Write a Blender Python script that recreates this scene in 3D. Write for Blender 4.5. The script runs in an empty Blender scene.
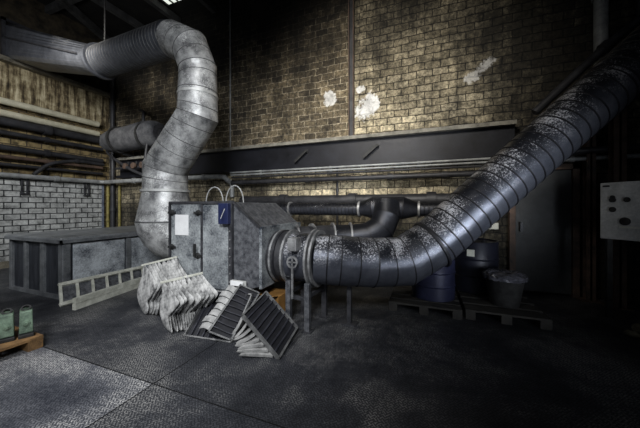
import bpy, bmesh, math, random
from mathutils import Vector as V, Matrix
random.seed(7)
C = bpy.context.scene.collection
PI = math.pi

# ------------------------------------------------------------------ materials
def nt(name):
    m = bpy.data.materials.new(name); m.use_nodes = True
    t = m.node_tree; b = t.nodes['Principled BSDF']
    return m, t, b
def N(t, typ, **kw):
    n = t.nodes.new(typ)
    for k, v in kw.items():
        if k in n.inputs: n.inputs[k].default_value = v
        else: setattr(n, k, v)
    return n
def ramp(t, fac, stops):
    r = t.nodes.new('ShaderNodeValToRGB'); e = r.color_ramp.elements
    e[0].position, e[0].color = stops[0][0], (*stops[0][1], 1)
    e[1].position, e[1].color = stops[-1][0], (*stops[-1][1], 1)
    for p, c in stops[1:-1]:
        x = e.new(p); x.color = (*c, 1)
    t.links.new(fac, r.inputs[0]); return r.outputs[0]
def g(v): return (v, v, v)
def mix(t, fac, a, b, mode='MIX'):
    m = t.nodes.new('ShaderNodeMix'); m.data_type = 'RGBA'; m.blend_type = mode
    for sock, v in ((m.inputs[0], fac), (m.inputs[6], a), (m.inputs[7], b)):
        if hasattr(v, 'is_linked'): t.links.new(v, sock)
        elif isinstance(v, (int, float)): sock.default_value = v
        else: sock.default_value = (*v, 1)
    return m.outputs[2]
def math_(t, op, a, b=0.0, c=0.0, clamp=False):
    m = t.nodes.new('ShaderNodeMath'); m.operation = op; m.use_clamp = clamp
    for sock, v in zip(m.inputs, (a, b, c)):
        if hasattr(v, 'is_linked'): t.links.new(v, sock)
        else: sock.default_value = v
    return m.outputs[0]
def coords(t, kind='Object', scale=(1,1,1), rot=(0,0,0), loc=(0,0,0)):
    tc = t.nodes.new('ShaderNodeTexCoord'); mp = t.nodes.new('ShaderNodeMapping')
    mp.inputs['Scale'].default_value = scale; mp.inputs['Rotation'].default_value = rot; mp.inputs['Location'].default_value = loc
    t.links.new(tc.outputs[kind], mp.inputs[0]); return mp.outputs[0]
def wpos(t):
    return t.nodes.new('ShaderNodeNewGeometry').outputs['Position']
def remap(t, vec, scale=(1,1,1), rot=(0,0,0), loc=(0,0,0)):
    mp = t.nodes.new('ShaderNodeMapping')
    mp.inputs['Scale'].default_value = scale; mp.inputs['Rotation'].default_value = rot; mp.inputs['Location'].default_value = loc
    t.links.new(vec, mp.inputs[0]); return mp.outputs[0]
def noise(t, vec, scale, detail=5, rough=.6, dist=0):
    n = N(t, 'ShaderNodeTexNoise', Scale=scale, Detail=detail, Roughness=rough, Distortion=dist)
    t.links.new(vec, n.inputs['Vector']); return n.outputs[0]
def bump(t, b, h, strength=.4, dist=.01):
    n = N(t, 'ShaderNodeBump', Strength=strength, Distance=dist)
    t.links.new(h, n.inputs['Height']); t.links.new(n.outputs[0], b.inputs['Normal'])

def grime(name, lo, hi, scale=4, rough=.55, metal=0.0, contrast=(.35,.65), streak=0, fine=.35, bmp=.25):
    """painted or bare metal with blotches of grime"""
    m, t, b = nt(name)
    p = wpos(t)
    n1 = noise(t, remap(t, p, (1,1,1 if not streak else .12)), scale if not streak else scale*3, 6, .65)
    n2 = noise(t, p, scale*14, 4, .7)
    f = math_(t, 'ADD', math_(t, 'MULTIPLY', n1, 1-fine), math_(t, 'MULTIPLY', n2, fine))
    col = ramp(t, f, [(contrast[0], lo), (contrast[1], hi)])
    t.links.new(col, b.inputs['Base Color'])
    b.inputs['Roughness'].default_value = rough; b.inputs['Metallic'].default_value = metal
    r = math_(t, 'MULTIPLY_ADD', n2, .5, rough-.25, clamp=True); t.links.new(r, b.inputs['Roughness'])
    bump(t, b, f, bmp, .01)
    return m
def flat(name, col, rough=.6, metal=0.0):
    return grime(name, tuple(c*.55 for c in col), col, 6, rough, metal, (.3,.62))

def ring_metal(name, lo, hi, speck, speck_amt=.55, metal=.5, rough=.4, top=True, c0=.32, c1=.68):
    """duct steel: flakes and dust on its upward side"""
    m, t, b = nt(name)
    p = wpos(t)
    base = ramp(t, noise(t, p, 6, 9, .74), [(c0, lo), (c1, hi)])
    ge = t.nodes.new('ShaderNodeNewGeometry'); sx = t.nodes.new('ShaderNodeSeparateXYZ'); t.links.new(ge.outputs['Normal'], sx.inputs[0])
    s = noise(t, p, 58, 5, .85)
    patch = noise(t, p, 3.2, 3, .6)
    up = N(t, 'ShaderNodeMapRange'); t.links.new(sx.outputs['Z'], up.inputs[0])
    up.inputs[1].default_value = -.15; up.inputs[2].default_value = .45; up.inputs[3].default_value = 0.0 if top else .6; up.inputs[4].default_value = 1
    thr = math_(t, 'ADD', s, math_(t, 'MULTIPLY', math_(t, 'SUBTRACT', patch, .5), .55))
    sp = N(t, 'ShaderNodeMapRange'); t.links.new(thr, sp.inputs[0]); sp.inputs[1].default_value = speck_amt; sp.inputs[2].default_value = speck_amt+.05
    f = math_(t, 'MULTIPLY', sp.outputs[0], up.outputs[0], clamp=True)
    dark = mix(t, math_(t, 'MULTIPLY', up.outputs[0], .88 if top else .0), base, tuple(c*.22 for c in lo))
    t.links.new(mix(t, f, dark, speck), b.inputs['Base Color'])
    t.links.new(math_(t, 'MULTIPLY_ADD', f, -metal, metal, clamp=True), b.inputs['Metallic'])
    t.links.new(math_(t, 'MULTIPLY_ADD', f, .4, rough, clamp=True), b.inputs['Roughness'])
    bump(t, b, math_(t, 'ADD', s, patch), .25, .01)
    return m

def brick_nodes(t, vec, c1, c2, mortar, w=.25, h=.125, ms=.012, bias=0.0):
    br = N(t, 'ShaderNodeTexBrick', Scale=1.0)
    br.inputs['Brick Width'].default_value = w; br.inputs['Row Height'].default_value = h
    br.inputs['Mortar Size'].default_value = ms; br.inputs['Mortar Smooth'].default_value = .25; br.inputs['Bias'].default_value = bias
    br.inputs['Color1'].default_value = (*c1,1); br.inputs['Color2'].default_value = (*c2,1); br.inputs['Mortar'].default_value = (*mortar,1)
    t.links.new(vec, br.inputs['Vector']); return br

def back_wall_mat():
    m, t, b = nt('sooty tan brick')
    p = wpos(t); sx = t.nodes.new('ShaderNodeSeparateXYZ'); t.links.new(p, sx.inputs[0])
    dist = N(t, 'ShaderNodeTexNoise', Scale=9, Detail=3)
    t.links.new(p, dist.inputs['Vector'])
    cx = t.nodes.new('ShaderNodeCombineXYZ')
    jx = math_(t, 'ADD', math_(t, 'MULTIPLY_ADD', dist.outputs[0], .045, -.0225), math_(t, 'MULTIPLY_ADD', noise(t, p, 1.3, 2), .06, -.03))
    t.links.new(math_(t, 'ADD', sx.outputs['X'], jx), cx.inputs[0]); t.links.new(math_(t, 'ADD', sx.outputs['Z'], jx), cx.inputs[1])
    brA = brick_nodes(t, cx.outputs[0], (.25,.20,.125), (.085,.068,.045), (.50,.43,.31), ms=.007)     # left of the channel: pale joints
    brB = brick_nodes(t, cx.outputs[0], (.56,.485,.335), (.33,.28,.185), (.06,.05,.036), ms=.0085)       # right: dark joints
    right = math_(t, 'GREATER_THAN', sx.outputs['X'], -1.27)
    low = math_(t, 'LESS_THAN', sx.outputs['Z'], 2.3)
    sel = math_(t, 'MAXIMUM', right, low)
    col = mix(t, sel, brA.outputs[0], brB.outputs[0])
    # soot: broad clouds, heavier high up and drips; dimness at right painted in too
    n1 = noise(t, p, .9, 7, .62, .3)
    n2 = noise(t, remap(t, p, (1,1,.22)), 3.2, 6, .7)
    n3 = noise(t, p, 7, 6, .75)
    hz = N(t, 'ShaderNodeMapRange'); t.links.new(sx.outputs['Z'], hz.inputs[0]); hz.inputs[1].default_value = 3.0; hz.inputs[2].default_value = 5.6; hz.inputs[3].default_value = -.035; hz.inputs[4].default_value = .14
    xr = N(t, 'ShaderNodeMapRange'); t.links.new(sx.outputs['X'], xr.inputs[0]); xr.inputs[1].default_value = .3; xr.inputs[2].default_value = 2.0; xr.inputs[3].default_value = 0; xr.inputs[4].default_value = .20  # dim right side painted into the colour, together with some soot
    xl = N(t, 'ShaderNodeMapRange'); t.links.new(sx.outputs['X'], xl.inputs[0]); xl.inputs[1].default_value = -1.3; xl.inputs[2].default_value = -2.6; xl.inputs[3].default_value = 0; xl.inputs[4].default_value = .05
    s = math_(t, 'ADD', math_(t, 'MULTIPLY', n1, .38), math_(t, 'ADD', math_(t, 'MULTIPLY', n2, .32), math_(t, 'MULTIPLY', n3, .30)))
    lw = N(t, 'ShaderNodeMapRange'); t.links.new(sx.outputs['Z'], lw.inputs[0]); lw.inputs[1].default_value = 1.45; lw.inputs[2].default_value = 1.1; lw.inputs[3].default_value = 0; lw.inputs[4].default_value = .12  # darker towards the bottom
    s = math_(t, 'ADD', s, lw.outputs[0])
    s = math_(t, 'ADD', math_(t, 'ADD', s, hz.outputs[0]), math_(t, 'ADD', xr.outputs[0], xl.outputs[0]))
    soot_and_dim = ramp(t, s, [(.41, g(1.3)), (.49, g(.72)), (.57, g(.26)), (.66, g(.05))])
    col = mix(t, 1.0, col, soot_and_dim, 'MULTIPLY')
    # fine mottling
    col = mix(t, 1.0, col, ramp(t, noise(t, p, 22, 5, .75), [(.36, g(.30)), (.5, g(.9)), (.62, g(1.5))]), 'MULTIPLY')
    # white paint dabs
    for (x, z, rx, rz, k, a) in ((-1.707,3.38,.13,.15,.0,.9), (-.985,3.10,.24,.26,.35,1), (-1.10,3.465,.08,.08,0,1), (.79,3.44,.23,.12,.7,.5)):
        dx = math_(t, 'SUBTRACT', sx.outputs['X'], x); dz = math_(t, 'SUBTRACT', sx.outputs['Z'], z)
        dzz = math_(t, 'SUBTRACT', dz, math_(t, 'MULTIPLY', dx, k))
        d = math_(t, 'ADD', math_(t, 'POWER', math_(t, 'ABSOLUTE', math_(t, 'DIVIDE', dx, rx)), 2), math_(t, 'POWER', math_(t, 'ABSOLUTE', math_(t, 'DIVIDE', dzz, rz)), 2))
        d = math_(t, 'ADD', d, math_(t, 'MULTIPLY_ADD', n3, 5.0, -2.5))
        d = math_(t, 'ADD', d, math_(t, 'MULTIPLY_ADD', n2, 2.4, -1.2))
        mr = N(t, 'ShaderNodeMapRange'); t.links.new(d, mr.inputs[0]); mr.inputs[1].default_value = .55; mr.inputs[2].default_value = .95; mr.inputs[3].default_value = a; mr.inputs[4].default_value = 0
        col = mix(t, mr.outputs[0], col, ramp(t, n3, [(.40, (.88,.87,.85)), (.62, (.42,.42,.41))]))
    t.links.new(col, b.inputs['Base Color']); b.inputs['Roughness'].default_value = .9
    hgt = mix(t, sel, brA.outputs[1], brB.outputs[1])
    bump(t, b, math_(t, 'SUBTRACT', math_(t, 'MULTIPLY', n3, .6), hgt), .7, .012)
    return m

def left_wall_mat():
    m, t, b = nt('rust streaked render')
    p = wpos(t); sx = t.nodes.new('ShaderNodeSeparateXYZ'); t.links.new(p, sx.inputs[0])
    n1 = noise(t, remap(t, p, (1,4.5,.35)), 2.2, 7, .72)
    n2 = noise(t, p, 6, 6, .7)
    col = ramp(t, math_(t, 'ADD', math_(t, 'MULTIPLY', n1, .7), math_(t, 'MULTIPLY', n2, .3)), [(.40, (.014,.010,.006)), (.47, (.13,.095,.05)), (.53, (.38,.31,.18)), (.60, (.70,.62,.42))])
    cx = t.nodes.new('ShaderNodeCombineXYZ'); t.links.new(sx.outputs['Y'], cx.inputs[0]); t.links.new(sx.outputs['Z'], cx.inputs[1])
    br = brick_nodes(t, cx.outputs[0], (.34,.26,.12), (.18,.13,.06), (.06,.045,.03))
    bcol = mix(t, 1.0, br.outputs[0], ramp(t, n2, [(.38, g(.2)), (.6, g(1.2))]), 'MULTIPLY')
    col = mix(t, math_(t, 'LESS_THAN', sx.outputs['Z'], 3.45), col, bcol)
    up = math_(t, 'GREATER_THAN', sx.outputs['Z'], 4.4)
    col = mix(t, up, col, ramp(t, n2, [(.35, (.012,.010,.007)), (.65, (.075,.058,.035))]))
    t.links.new(col, b.inputs['Base Color']); b.inputs['Roughness'].default_value = .9
    bump(t, b, n1, .5, .015); return m

def white_brick_mat():
    m, t, b = nt('white glazed brick')
    p = wpos(t); sx = t.nodes.new('ShaderNodeSeparateXYZ'); t.links.new(p, sx.inputs[0])
    cx = t.nodes.new('ShaderNodeCombineXYZ'); t.links.new(sx.outputs['Y'], cx.inputs[0]); t.links.new(sx.outputs['Z'], cx.inputs[1])
    br = brick_nodes(t, cx.outputs[0], (.62,.63,.61), (.46,.47,.46), (.035,.037,.04), ms=.011)
    n2 = noise(t, p, 5, 7, .75); n3 = noise(t, p, 26, 4, .7)
    lowz = N(t, 'ShaderNodeMapRange'); t.links.new(sx.outputs['Z'], lowz.inputs[0]); lowz.inputs[1].default_value = .1; lowz.inputs[2].default_value = .5; lowz.inputs[3].default_value = .12; lowz.inputs[4].default_value = 0
    s = math_(t, 'ADD', math_(t, 'ADD', math_(t, 'MULTIPLY', n2, .7), math_(t, 'MULTIPLY', n3, .3)), lowz.outputs[0])
    col = mix(t, 1.0, br.outputs[0], ramp(t, s, [(.42, g(1.1)), (.56, g(.62)), (.68, g(.16))]), 'MULTIPLY')
    t.links.new(col, b.inputs['Base Color']); b.inputs['Roughness'].default_value = .45
    bump(t, b, math_(t, 'SUBTRACT', 1.0, br.outputs[1]), .6, .008); return m

def floor_mat():
    m, t, b = nt('worn tread plate')
    p = wpos(t)
    # big plates with seams at x = -1.85 + 2k, y = 1.40 + 2k
    pl = brick_nodes(t, remap(t, p, loc=(1.85,-1.40,0)), g(1), g(1), g(0), w=6.0, h=6.0, ms=.006); pl.offset = 0.0
    vr = N(t, 'ShaderNodeTexBrick', Scale=1.0); vr.offset = 0.0
    for k, v_ in (('Brick Width',6.0),('Row Height',6.0),('Mortar Size',0.0)): vr.inputs[k].default_value = v_
    vr.inputs['Color1'].default_value = (.35,.35,.35,1); vr.inputs['Color2'].default_value = (1,1,1,1)
    t.links.new(remap(t, p, loc=(1.85,-1.40,0)), vr.inputs['Vector'])
    # tread: short bars in two crossing directions
    q1 = brick_nodes(t, remap(t, p, rot=(0,0,PI/4)), g(1), g(1), g(0), w=.043, h=.0172, ms=.0052)
    q2 = brick_nodes(t, remap(t, p, rot=(0,0,-PI/4), loc=(.013,.02,0)), g(1), g(1), g(0), w=.043, h=.0172, ms=.0052)
    ck = N(t, 'ShaderNodeTexChecker', Scale=1/.030); t.links.new(remap(t, p, rot=(0,0,PI/4)), ck.inputs['Vector'])
    tread = mix(t, ck.outputs[1], q1.outputs[0], q2.outputs[0])
    wear = noise(t, p, 1.1, 6, .62, .4); n2 = noise(t, p, 30, 4, .7); n4 = noise(t, p, 5, 6, .7)
    w = math_(t, 'ADD', math_(t, 'MULTIPLY', wear, .6), math_(t, 'ADD', math_(t, 'MULTIPLY', n4, .25), math_(t, 'MULTIPLY', n2, .15)))
    hi = ramp(t, w, [(.38, (.026,.028,.036)), (.49, (.090,.093,.105)), (.58, (.33,.325,.315))])
    lo = ramp(t, w, [(.38, (.014,.016,.022)), (.62, (.068,.070,.078))])
    col = mix(t, tread, lo, hi)
    # the plate left of the seam (x<-1.85, y<1.4) is bare and paler, as is the next one
    sx = t.nodes.new('ShaderNodeSeparateXYZ'); t.links.new(p, sx.inputs[0])
    bare = math_(t, 'MULTIPLY', math_(t, 'MULTIPLY', math_(t, 'LESS_THAN', sx.outputs['X'], -1.85), math_(t, 'GREATER_THAN', sx.outputs['X'], -4.45)), math_(t, 'LESS_THAN', sx.outputs['Y'], 1.40))
    bare = math_(t, 'MULTIPLY_ADD', bare, 1.1, .8)
    g2 = math_(t, 'MULTIPLY', math_(t, 'GREATER_THAN', sx.outputs['X'], -1.85), math_(t, 'LESS_THAN', sx.outputs['Y'], 1.40))
    bare = math_(t, 'ADD', bare, math_(t, 'MULTIPLY', g2, .2))
    cb = t.nodes.new('ShaderNodeCombineXYZ')
    for i in range(3): t.links.new(bare, cb.inputs[i])
    col = mix(t, 1.0, col, cb.outputs[0], 'MULTIPLY')
    col = mix(t, pl.outputs[1], col, (.006,.006,.007))
    t.links.new(col, b.inputs['Base Color']); b.inputs['Metallic'].default_value = .25
    t.links.new(math_(t, 'MULTIPLY_ADD', w, -.5, .78), b.inputs['Roughness'])
    bump(t, b, math_(t, 'ADD', tread, math_(t, 'MULTIPLY', pl.outputs[1], -2.0)), .45, .004)
    return m

def fabric_mat(name, lo, hi, freq=75, axis=(0,0,1)):
    m, t, b = nt(name)
    p = wpos(t)
    w = N(t, 'ShaderNodeTexWave', Scale=freq/6.28*1.0, Distortion=1.2, Detail=2); w.bands_direction = 'Z'
    w.inputs['Detail Scale'].default_value = .6
    t.links.new(remap(t, p, rot=(.35,.30,0)), w.inputs['Vector'])
    n = noise(t, p, 8, 5, .7)
    f = math_(t, 'ADD', math_(t, 'MULTIPLY', w.outputs[1], .035), math_(t, 'MULTIPLY', n, .965))
    t.links.new(ramp(t, f, [(.36, lo), (.60, hi)]), b.inputs['Base Color']); b.inputs['Roughness'].default_value = .9
    bump(t, b, n, .3, .004); return m

M = dict(
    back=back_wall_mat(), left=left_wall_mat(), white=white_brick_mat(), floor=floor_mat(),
    ceil=grime('sooty roof boards', (.006,.006,.006), (.028,.026,.023), 3, .9),
    rafter=grime('sooty steel rafter', (.02,.02,.02), (.12,.12,.12), 5, .7),
    concrete=grime('stained concrete ledge', (.05,.045,.035), (.30,.27,.20), 4, .9),
    galv=ring_metal('weathered pale galvanised steel', (.13,.13,.135), (.58,.58,.575), (.85,.85,.83), .57, .30, .42, top=False, c0=.36, c1=.60),
    galvseam=grime('grimy duct joint', (.05,.05,.052), (.22,.22,.22), 8, .6, .4),
    galvband=grime('bright joint band', (.45,.45,.44), (.75,.75,.73), 8, .5, .3),
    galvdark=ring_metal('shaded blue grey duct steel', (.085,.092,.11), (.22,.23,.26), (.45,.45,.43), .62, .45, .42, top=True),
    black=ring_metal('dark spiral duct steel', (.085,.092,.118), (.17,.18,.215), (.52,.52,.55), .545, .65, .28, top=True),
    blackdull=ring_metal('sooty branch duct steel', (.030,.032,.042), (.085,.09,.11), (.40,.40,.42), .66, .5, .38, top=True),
    blackseam=grime('dark duct rib', (.008,.008,.010), (.03,.03,.036), 8, .5, .3),
    flange=grime('worn steel flange', (.10,.10,.105), (.52,.52,.52), 10, .45, .5),
    rubber=grime('black flexible collar', (.010,.010,.012), (.045,.045,.05), 10, .6),
    beam=grime('dark painted girder', (.004,.004,.006), (.017,.018,.025), 3, .5, .2),
    beamtop=grime('dusty girder lip', (.09,.085,.07), (.34,.32,.27), 7, .9),
    cab=grime('scuffed grey painted steel', (.040,.048,.064), (.56,.59,.60), 3.4, .42, .3, (.39,.63), fine=.38),
    cabdark=grime('dull mottled steel hood', (.030,.032,.040), (.21,.215,.23), 16, .5, .35, (.38,.62)),
    frame=grime('dark steel edging', (.018,.019,.022), (.10,.10,.11), 8, .5, .4),
    bin=grime('grey blue bin frame', (.055,.060,.068), (.24,.25,.26), 5, .55, .3),
    binpanel=grime('scratched bright bin panel', (.07,.08,.10), (.64,.68,.72), 3.5, .42, .3, (.37,.58)),
    bindark=grime('dark stained bin side', (.008,.010,.014), (.07,.075,.09), 5, .5, .3, streak=1),
    lid=grime('worn bin lid', (.12,.128,.14), (.36,.375,.385), 3, .4, .4),
    cream=grime('cream painted pipe', (.46,.43,.31), (.74,.70,.54), 5, .5),
    pipegrey=grime('grey painted pipe', (.16,.165,.17), (.46,.47,.46), 7, .5, .2),
    pipedark=grime('sooty dark pipe', (.012,.012,.014), (.06,.06,.066), 6, .5, .2),
    yellow=grime('dirty yellow pipe', (.09,.075,.02), (.38,.32,.10), 9, .6),
    bluetrim=grime('blue grey edge strip', (.06,.07,.10), (.24,.27,.34), 7, .6),
    tank=grime('dusty lagged tank', (.022,.023,.028), (.15,.15,.155), 5, .8),
    fabric=fabric_mat('soiled pale filter fleece', (.14,.14,.14), (.62,.615,.60), freq=52),
    fabric2=fabric_mat('grey filter fleece', (.06,.062,.07), (.36,.36,.36)),
    fleece=grime('creased pale fleece', (.14,.14,.14), (.50,.495,.48), 14, .9),
    fdark=grime('black filter backing', (.006,.006,.008), (.022,.022,.028), 12, .8),
    fslat=grime('dark filter divider', (.008,.008,.012), (.045,.046,.060), 9, .6),
    fframe=grime('thin steel filter frame', (.05,.05,.053), (.30,.30,.295), 14, .5, .3),
    paleframe=grime('dirty off white lacquer', (.30,.30,.25), (.72,.72,.64), 8, .55),
    paper=grime('plain white paper', (.68,.68,.68), (.85,.85,.85), 6, .8),
    bluebox=grime('navy switch box', (.008,.012,.04), (.025,.033,.10), 8, .4),
    wirewhite=grime('pale grey cable', (.25,.25,.25), (.5,.5,.48), 20, .6),
    orange=grime('orange brown cardboard', (.16,.075,.015), (.42,.21,.05), 6, .8),
    palecard=grime('pale grey board', (.30,.30,.29), (.58,.58,.55), 9, .8),
    green=grime('chipped green paint', (.022,.040,.030), (.22,.31,.22), 9, .5),
    ironb=grime('black iron', (.010,.010,.010), (.05,.05,.05), 12, .6, .3),
    wood=grime('bright pallet wood', (.07,.04,.018), (.36,.20,.075), 9, .8),
    wooddark=grime('grey oily pallet wood', (.012,.011,.010), (.05,.046,.04), 9, .8),
    drum=grime('navy blue drum paint', (.010,.011,.026), (.032,.036,.08), 5, .4, .2),
    drumdark=grime('blackened drum paint', (.007,.008,.013), (.02,.021,.035), 5, .4, .2),
    plastic=grime('crumpled plastic sheet', (.012,.012,.016), (.10,.10,.12), 14, .2),
    label=grime('pale paper label', (.45,.45,.38), (.70,.70,.62), 9, .7),
    doorm=grime('dark stained door steel', (.016,.017,.018), (.075,.078,.078), 2.2, .6, .1),
    rust=grime('rusty dark post', (.020,.017,.016), (.16,.10,.07), 6, .7),
    panel=grime('pale grey control panel', (.30,.30,.29), (.66,.66,.64), 3, .5, .0),
    rubble=grime('dusty rubble', (.05,.045,.03), (.24,.21,.14), 9, .9),
)
mg, tg, bg = nt('daylit roof glass')
bg.inputs['Base Color'].default_value = (.8,.82,.8,1); bg.inputs['Emission Color'].default_value = (.9,.95,.85,1); bg.inputs['Emission Strength'].default_value = .9
M['rooflight'] = mg

# ------------------------------------------------------------------ builders
def BM(): return bmesh.new()
def ob(name, bm, mat, parent=None, smooth=False, bevel=0.0, **props):
    """link a bmesh given in world coordinates as ONE mesh object"""
    bmesh.ops.recalc_face_normals(bm, faces=bm.faces)
    me = bpy.data.meshes.new(name)
    if parent is None:
        xs = [v.co for v in bm.verts]
        o0 = V(((min(c.x for c in xs)+max(c.x for c in xs))/2, (min(c.y for c in xs)+max(c.y for c in xs))/2, min(c.z for c in xs)))
    else:
        o0 = V((0,0,0)); q = parent
        while q: o0 += q.location; q = q.parent
    for v in bm.verts: v.co -= o0
    bm.to_mesh(me); bm.free()
    for mm in (mat if isinstance(mat, (list, tuple)) else [mat]): me.materials.append(M[mm])
    o = bpy.data.objects.new(name, me); C.objects.link(o)
    if parent is None: o.location = o0
    else: o.parent = parent
    if smooth:
        for p in me.polygons: p.use_smooth = True
        try: me.set_sharp_from_angle(angle=math.radians(38))
        except Exception: pass
    if bevel:
        b = o.modifiers.new('b', 'BEVEL'); b.width = bevel; b.segments = 2; b.limit_method = 'ANGLE'
    for k, v in props.items(): o[k] = v
    return o
def thing(name, loc, label, cat, group=None):
    o = bpy.data.objects.new(name, None); C.objects.link(o); o.location = loc; o.empty_display_size = .1
    o['label'] = label; o['category'] = cat
    if group: o['group'] = group
    return o
def tag(o, label, cat, group=None):
    o['label'] = label; o['category'] = cat
    if group: o['group'] = group
    return o
def struct(name, bm, mat, **k):
    return ob(name, bm, mat, None, kind='structure', **k)
def box(bm, a, b, mi=0):
    (x0,y0,z0),(x1,y1,z1) = a, b
    c = [(x0,y0,z0),(x1,y0,z0),(x1,y1,z0),(x0,y1,z0),(x0,y0,z1),(x1,y0,z1),(x1,y1,z1),(x0,y1,z1)]
    hexa(bm, c, mi); return bm
def hexa(bm, c, mi=0):
    v = [bm.verts.new(p) for p in c]
    for f in ((0,3,2,1),(4,5,6,7),(0,1,5,4),(1,2,6,5),(2,3,7,6),(3,0,4,7)):
        F = bm.faces.new([v[i] for i in f]); F.material_index = mi
    return bm
def obox(bm, o, a, b, c, mi=0):
    """box from corner o along edge vectors a, b, c"""
    o, a, b, c = V(o), V(a), V(b), V(c)
    return hexa(bm, [o, o+a, o+a+b, o+b, o+c, o+a+c, o+a+b+c, o+b+c], mi)
def bar(bm, p, q, w, h, up=(0,0,1), mi=0):
    """rectangular bar centred on the line p-q"""
    p, q = V(p), V(q); d = (q-p).normalized(); s = d.cross(V(up))
    if s.length < 1e-4: s = d.cross(V((1,0,0)))
    s.normalize(); u = s.cross(d).normalized()
    return obox(bm, p - s*w/2 - u*h/2, s*w, u*h, q-p, mi)
def ring_frame(d):
    a = V((0,0,1)) if abs(d.z) < .9 else V((1,0,0))
    s = d.cross(a).normalized(); return s, s.cross(d).normalized()
def duct(bm, pts, radii, n=32, seam=None, seam_h=.012, seam_w=.018, joints=True, cap=True, joint_w=.012):
    """mitred round duct through pts with raised ribs every seam metres; ribs use slot 1"""
    pts = [V(p) for p in pts]; rings = []
    k = len(pts)-1
    dirs = [(pts[i+1]-pts[i]).normalized() for i in range(k)]
    s, u = ring_frame(dirs[0]); frames = [(s, u)]
    for i in range(1, k):
        q = dirs[i-1].rotation_difference(dirs[i]); s = q @ s; u = q @ u; frames.append((s.copy(), u.copy()))
    def ring(c, r, i, pn=None):
        s, u = frames[i]; out = []
        for j in range(n):
            a = 2*PI*j/n; p = c + (s*math.cos(a)+u*math.sin(a))*r
            if pn is not None:
                d = dirs[i]; t_ = (c-p).dot(pn)/d.dot(pn); p = p + d*t_
            out.append(p)
        return out
    for i in range(k):
        L = (pts[i+1]-pts[i]).length
        pn0 = (dirs[i-1]+dirs[i]).normalized() if i > 0 else dirs[0]
        pn1 = (dirs[i]+dirs[i+1]).normalized() if i < k-1 else dirs[i]
        R = lambda f: radii[i]*(1-f)+radii[i+1]*f
        st = [(0.0, 0, 0)]
        if seam:
            m = max(1, int(L/seam)); off = (L - (m-1)*seam)/2
            for j in range(m):
                c = off + j*seam
                if c-seam_w < radii[i]*.0+.02 or c+seam_w > L-.02: continue
                st += [(c-seam_w/2, 0, 0), (c-seam_w/4, seam_h, 1), (c+seam_w/4, seam_h, 1), (c+seam_w/2, 0, 1)]
        st.append((L, 0, 0))
        for idx, (dd, h, mi) in enumerate(st):
            f = dd/L; c = pts[i] + dirs[i]*dd
            # shear interior stations gradually so the tilted end planes do not cross them
            w0 = max(0.0, 1-dd/(radii[i]*1.6)); w1 = max(0.0, 1-(L-dd)/(radii[i]*1.6))
            pn = dirs[i]*(1-w0-w1 if w0+w1 < 1 else 0) + pn0*w0 + pn1*w1
            pn.normalize()
            if idx == 0 and i > 0:
                if joints: rings.append((ring(c, R(f)*1.0, i, pn0), 1))
                continue
            if joints and idx == len(st)-1 and i < k-1:
                rings.append((ring(c - dirs[i]*joint_w, R(f), i, pn1), 0)); rings.append((ring(c, R(f)*1.025, i, pn1), 1)); continue
            rings.append((ring(c, R(f)+h, i, pn), mi))
    vs = [[bm.verts.new(p) for p in r] for r, _ in rings]
    for a in range(len(vs)-1):
        mi = rings[a+1][1]
        for j in range(n):
            F = bm.faces.new((vs[a][j], vs[a][(j+1)%n], vs[a+1][(j+1)%n], vs[a+1][j])); F.material_index = mi
    if cap:
        bm.faces.new(vs[0][::-1]); bm.faces.new(vs[-1])
    return bm
def tube(bm, pts, r, n=12, cap=True):
    return duct(bm, pts, [r]*len(pts), n, joints=False, cap=cap)
def smooth_path(pts, sub=6):
    P = [V(p) for p in pts]; P = [P[0]*2-P[1]] + P + [P[-1]*2-P[-2]]; out = []
    for i in range(1, len(P)-2):
        for j in range(sub):
            t = j/sub; a, b, c, d = P[i-1], P[i], P[i+1], P[i+2]
            out.append(.5*((2*b)+(c-a)*t+(2*a-5*b+4*c-d)*t*t+(3*b-a-3*c+d)*t**3))
    out.append(P[-2]); return out
def lathe(bm, c, axis, prof, n=32, cap=True):
    """prof: (distance along axis, radius)"""
    c, d = V(c), V(axis).normalized(); s, u = ring_frame(d); vs = []
    for t, r in prof:
        vs.append([bm.verts.new(c + d*t + (s*math.cos(2*PI*j/n)+u*math.sin(2*PI*j/n))*r) for j in range(n)])
    for a in range(len(vs)-1):
        for j in range(n): bm.faces.new((vs[a][j], vs[a][(j+1)%n], vs[a+1][(j+1)%n], vs[a+1][j]))
    if cap: bm.faces.new(vs[0][::-1]); bm.faces.new(vs[-1])
    return bm
def annulus(bm, c, axis, r0, r1, w, n=36):
    c, d = V(c), V(axis).normalized(); c = c - d*w/2
    return lathe_ring(bm, c, d, [(0,r0),(0,r1),(w,r1),(w,r0)], n)
def lathe_ring(bm, c, d, prof, n):
    s, u = ring_frame(d); vs = []
    for t, r in prof: vs.append([bm.verts.new(c + d*t + (s*math.cos(2*PI*j/n)+u*math.sin(2*PI*j/n))*r) for j in range(n)])
    m = len(vs)
    for a in range(m):
        for j in range(n): bm.faces.new((vs[a][j], vs[a][(j+1)%n], vs[(a+1)%m][(j+1)%n], vs[(a+1)%m][j]))
    return bm
def pipe_thing(name, pts, r, mat, label, cat='pipe', group=None, clips=(), n=14, sub=0):
    """a pipe with couplings (sub-rings) as its parts"""
    p0 = V(pts[0])
    t = thing(name, tuple(p0), label, cat, group)
    ob('pipe_run', tube(BM(), smooth_path(pts, sub) if sub else pts, r, n), mat, t, smooth=True)
    for c, ax in clips:
        ob('coupling', annulus(BM(), c, ax, r*.98, r*1.32, r*1.2+.02, 18), mat, t, smooth=True)
    return t

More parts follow.
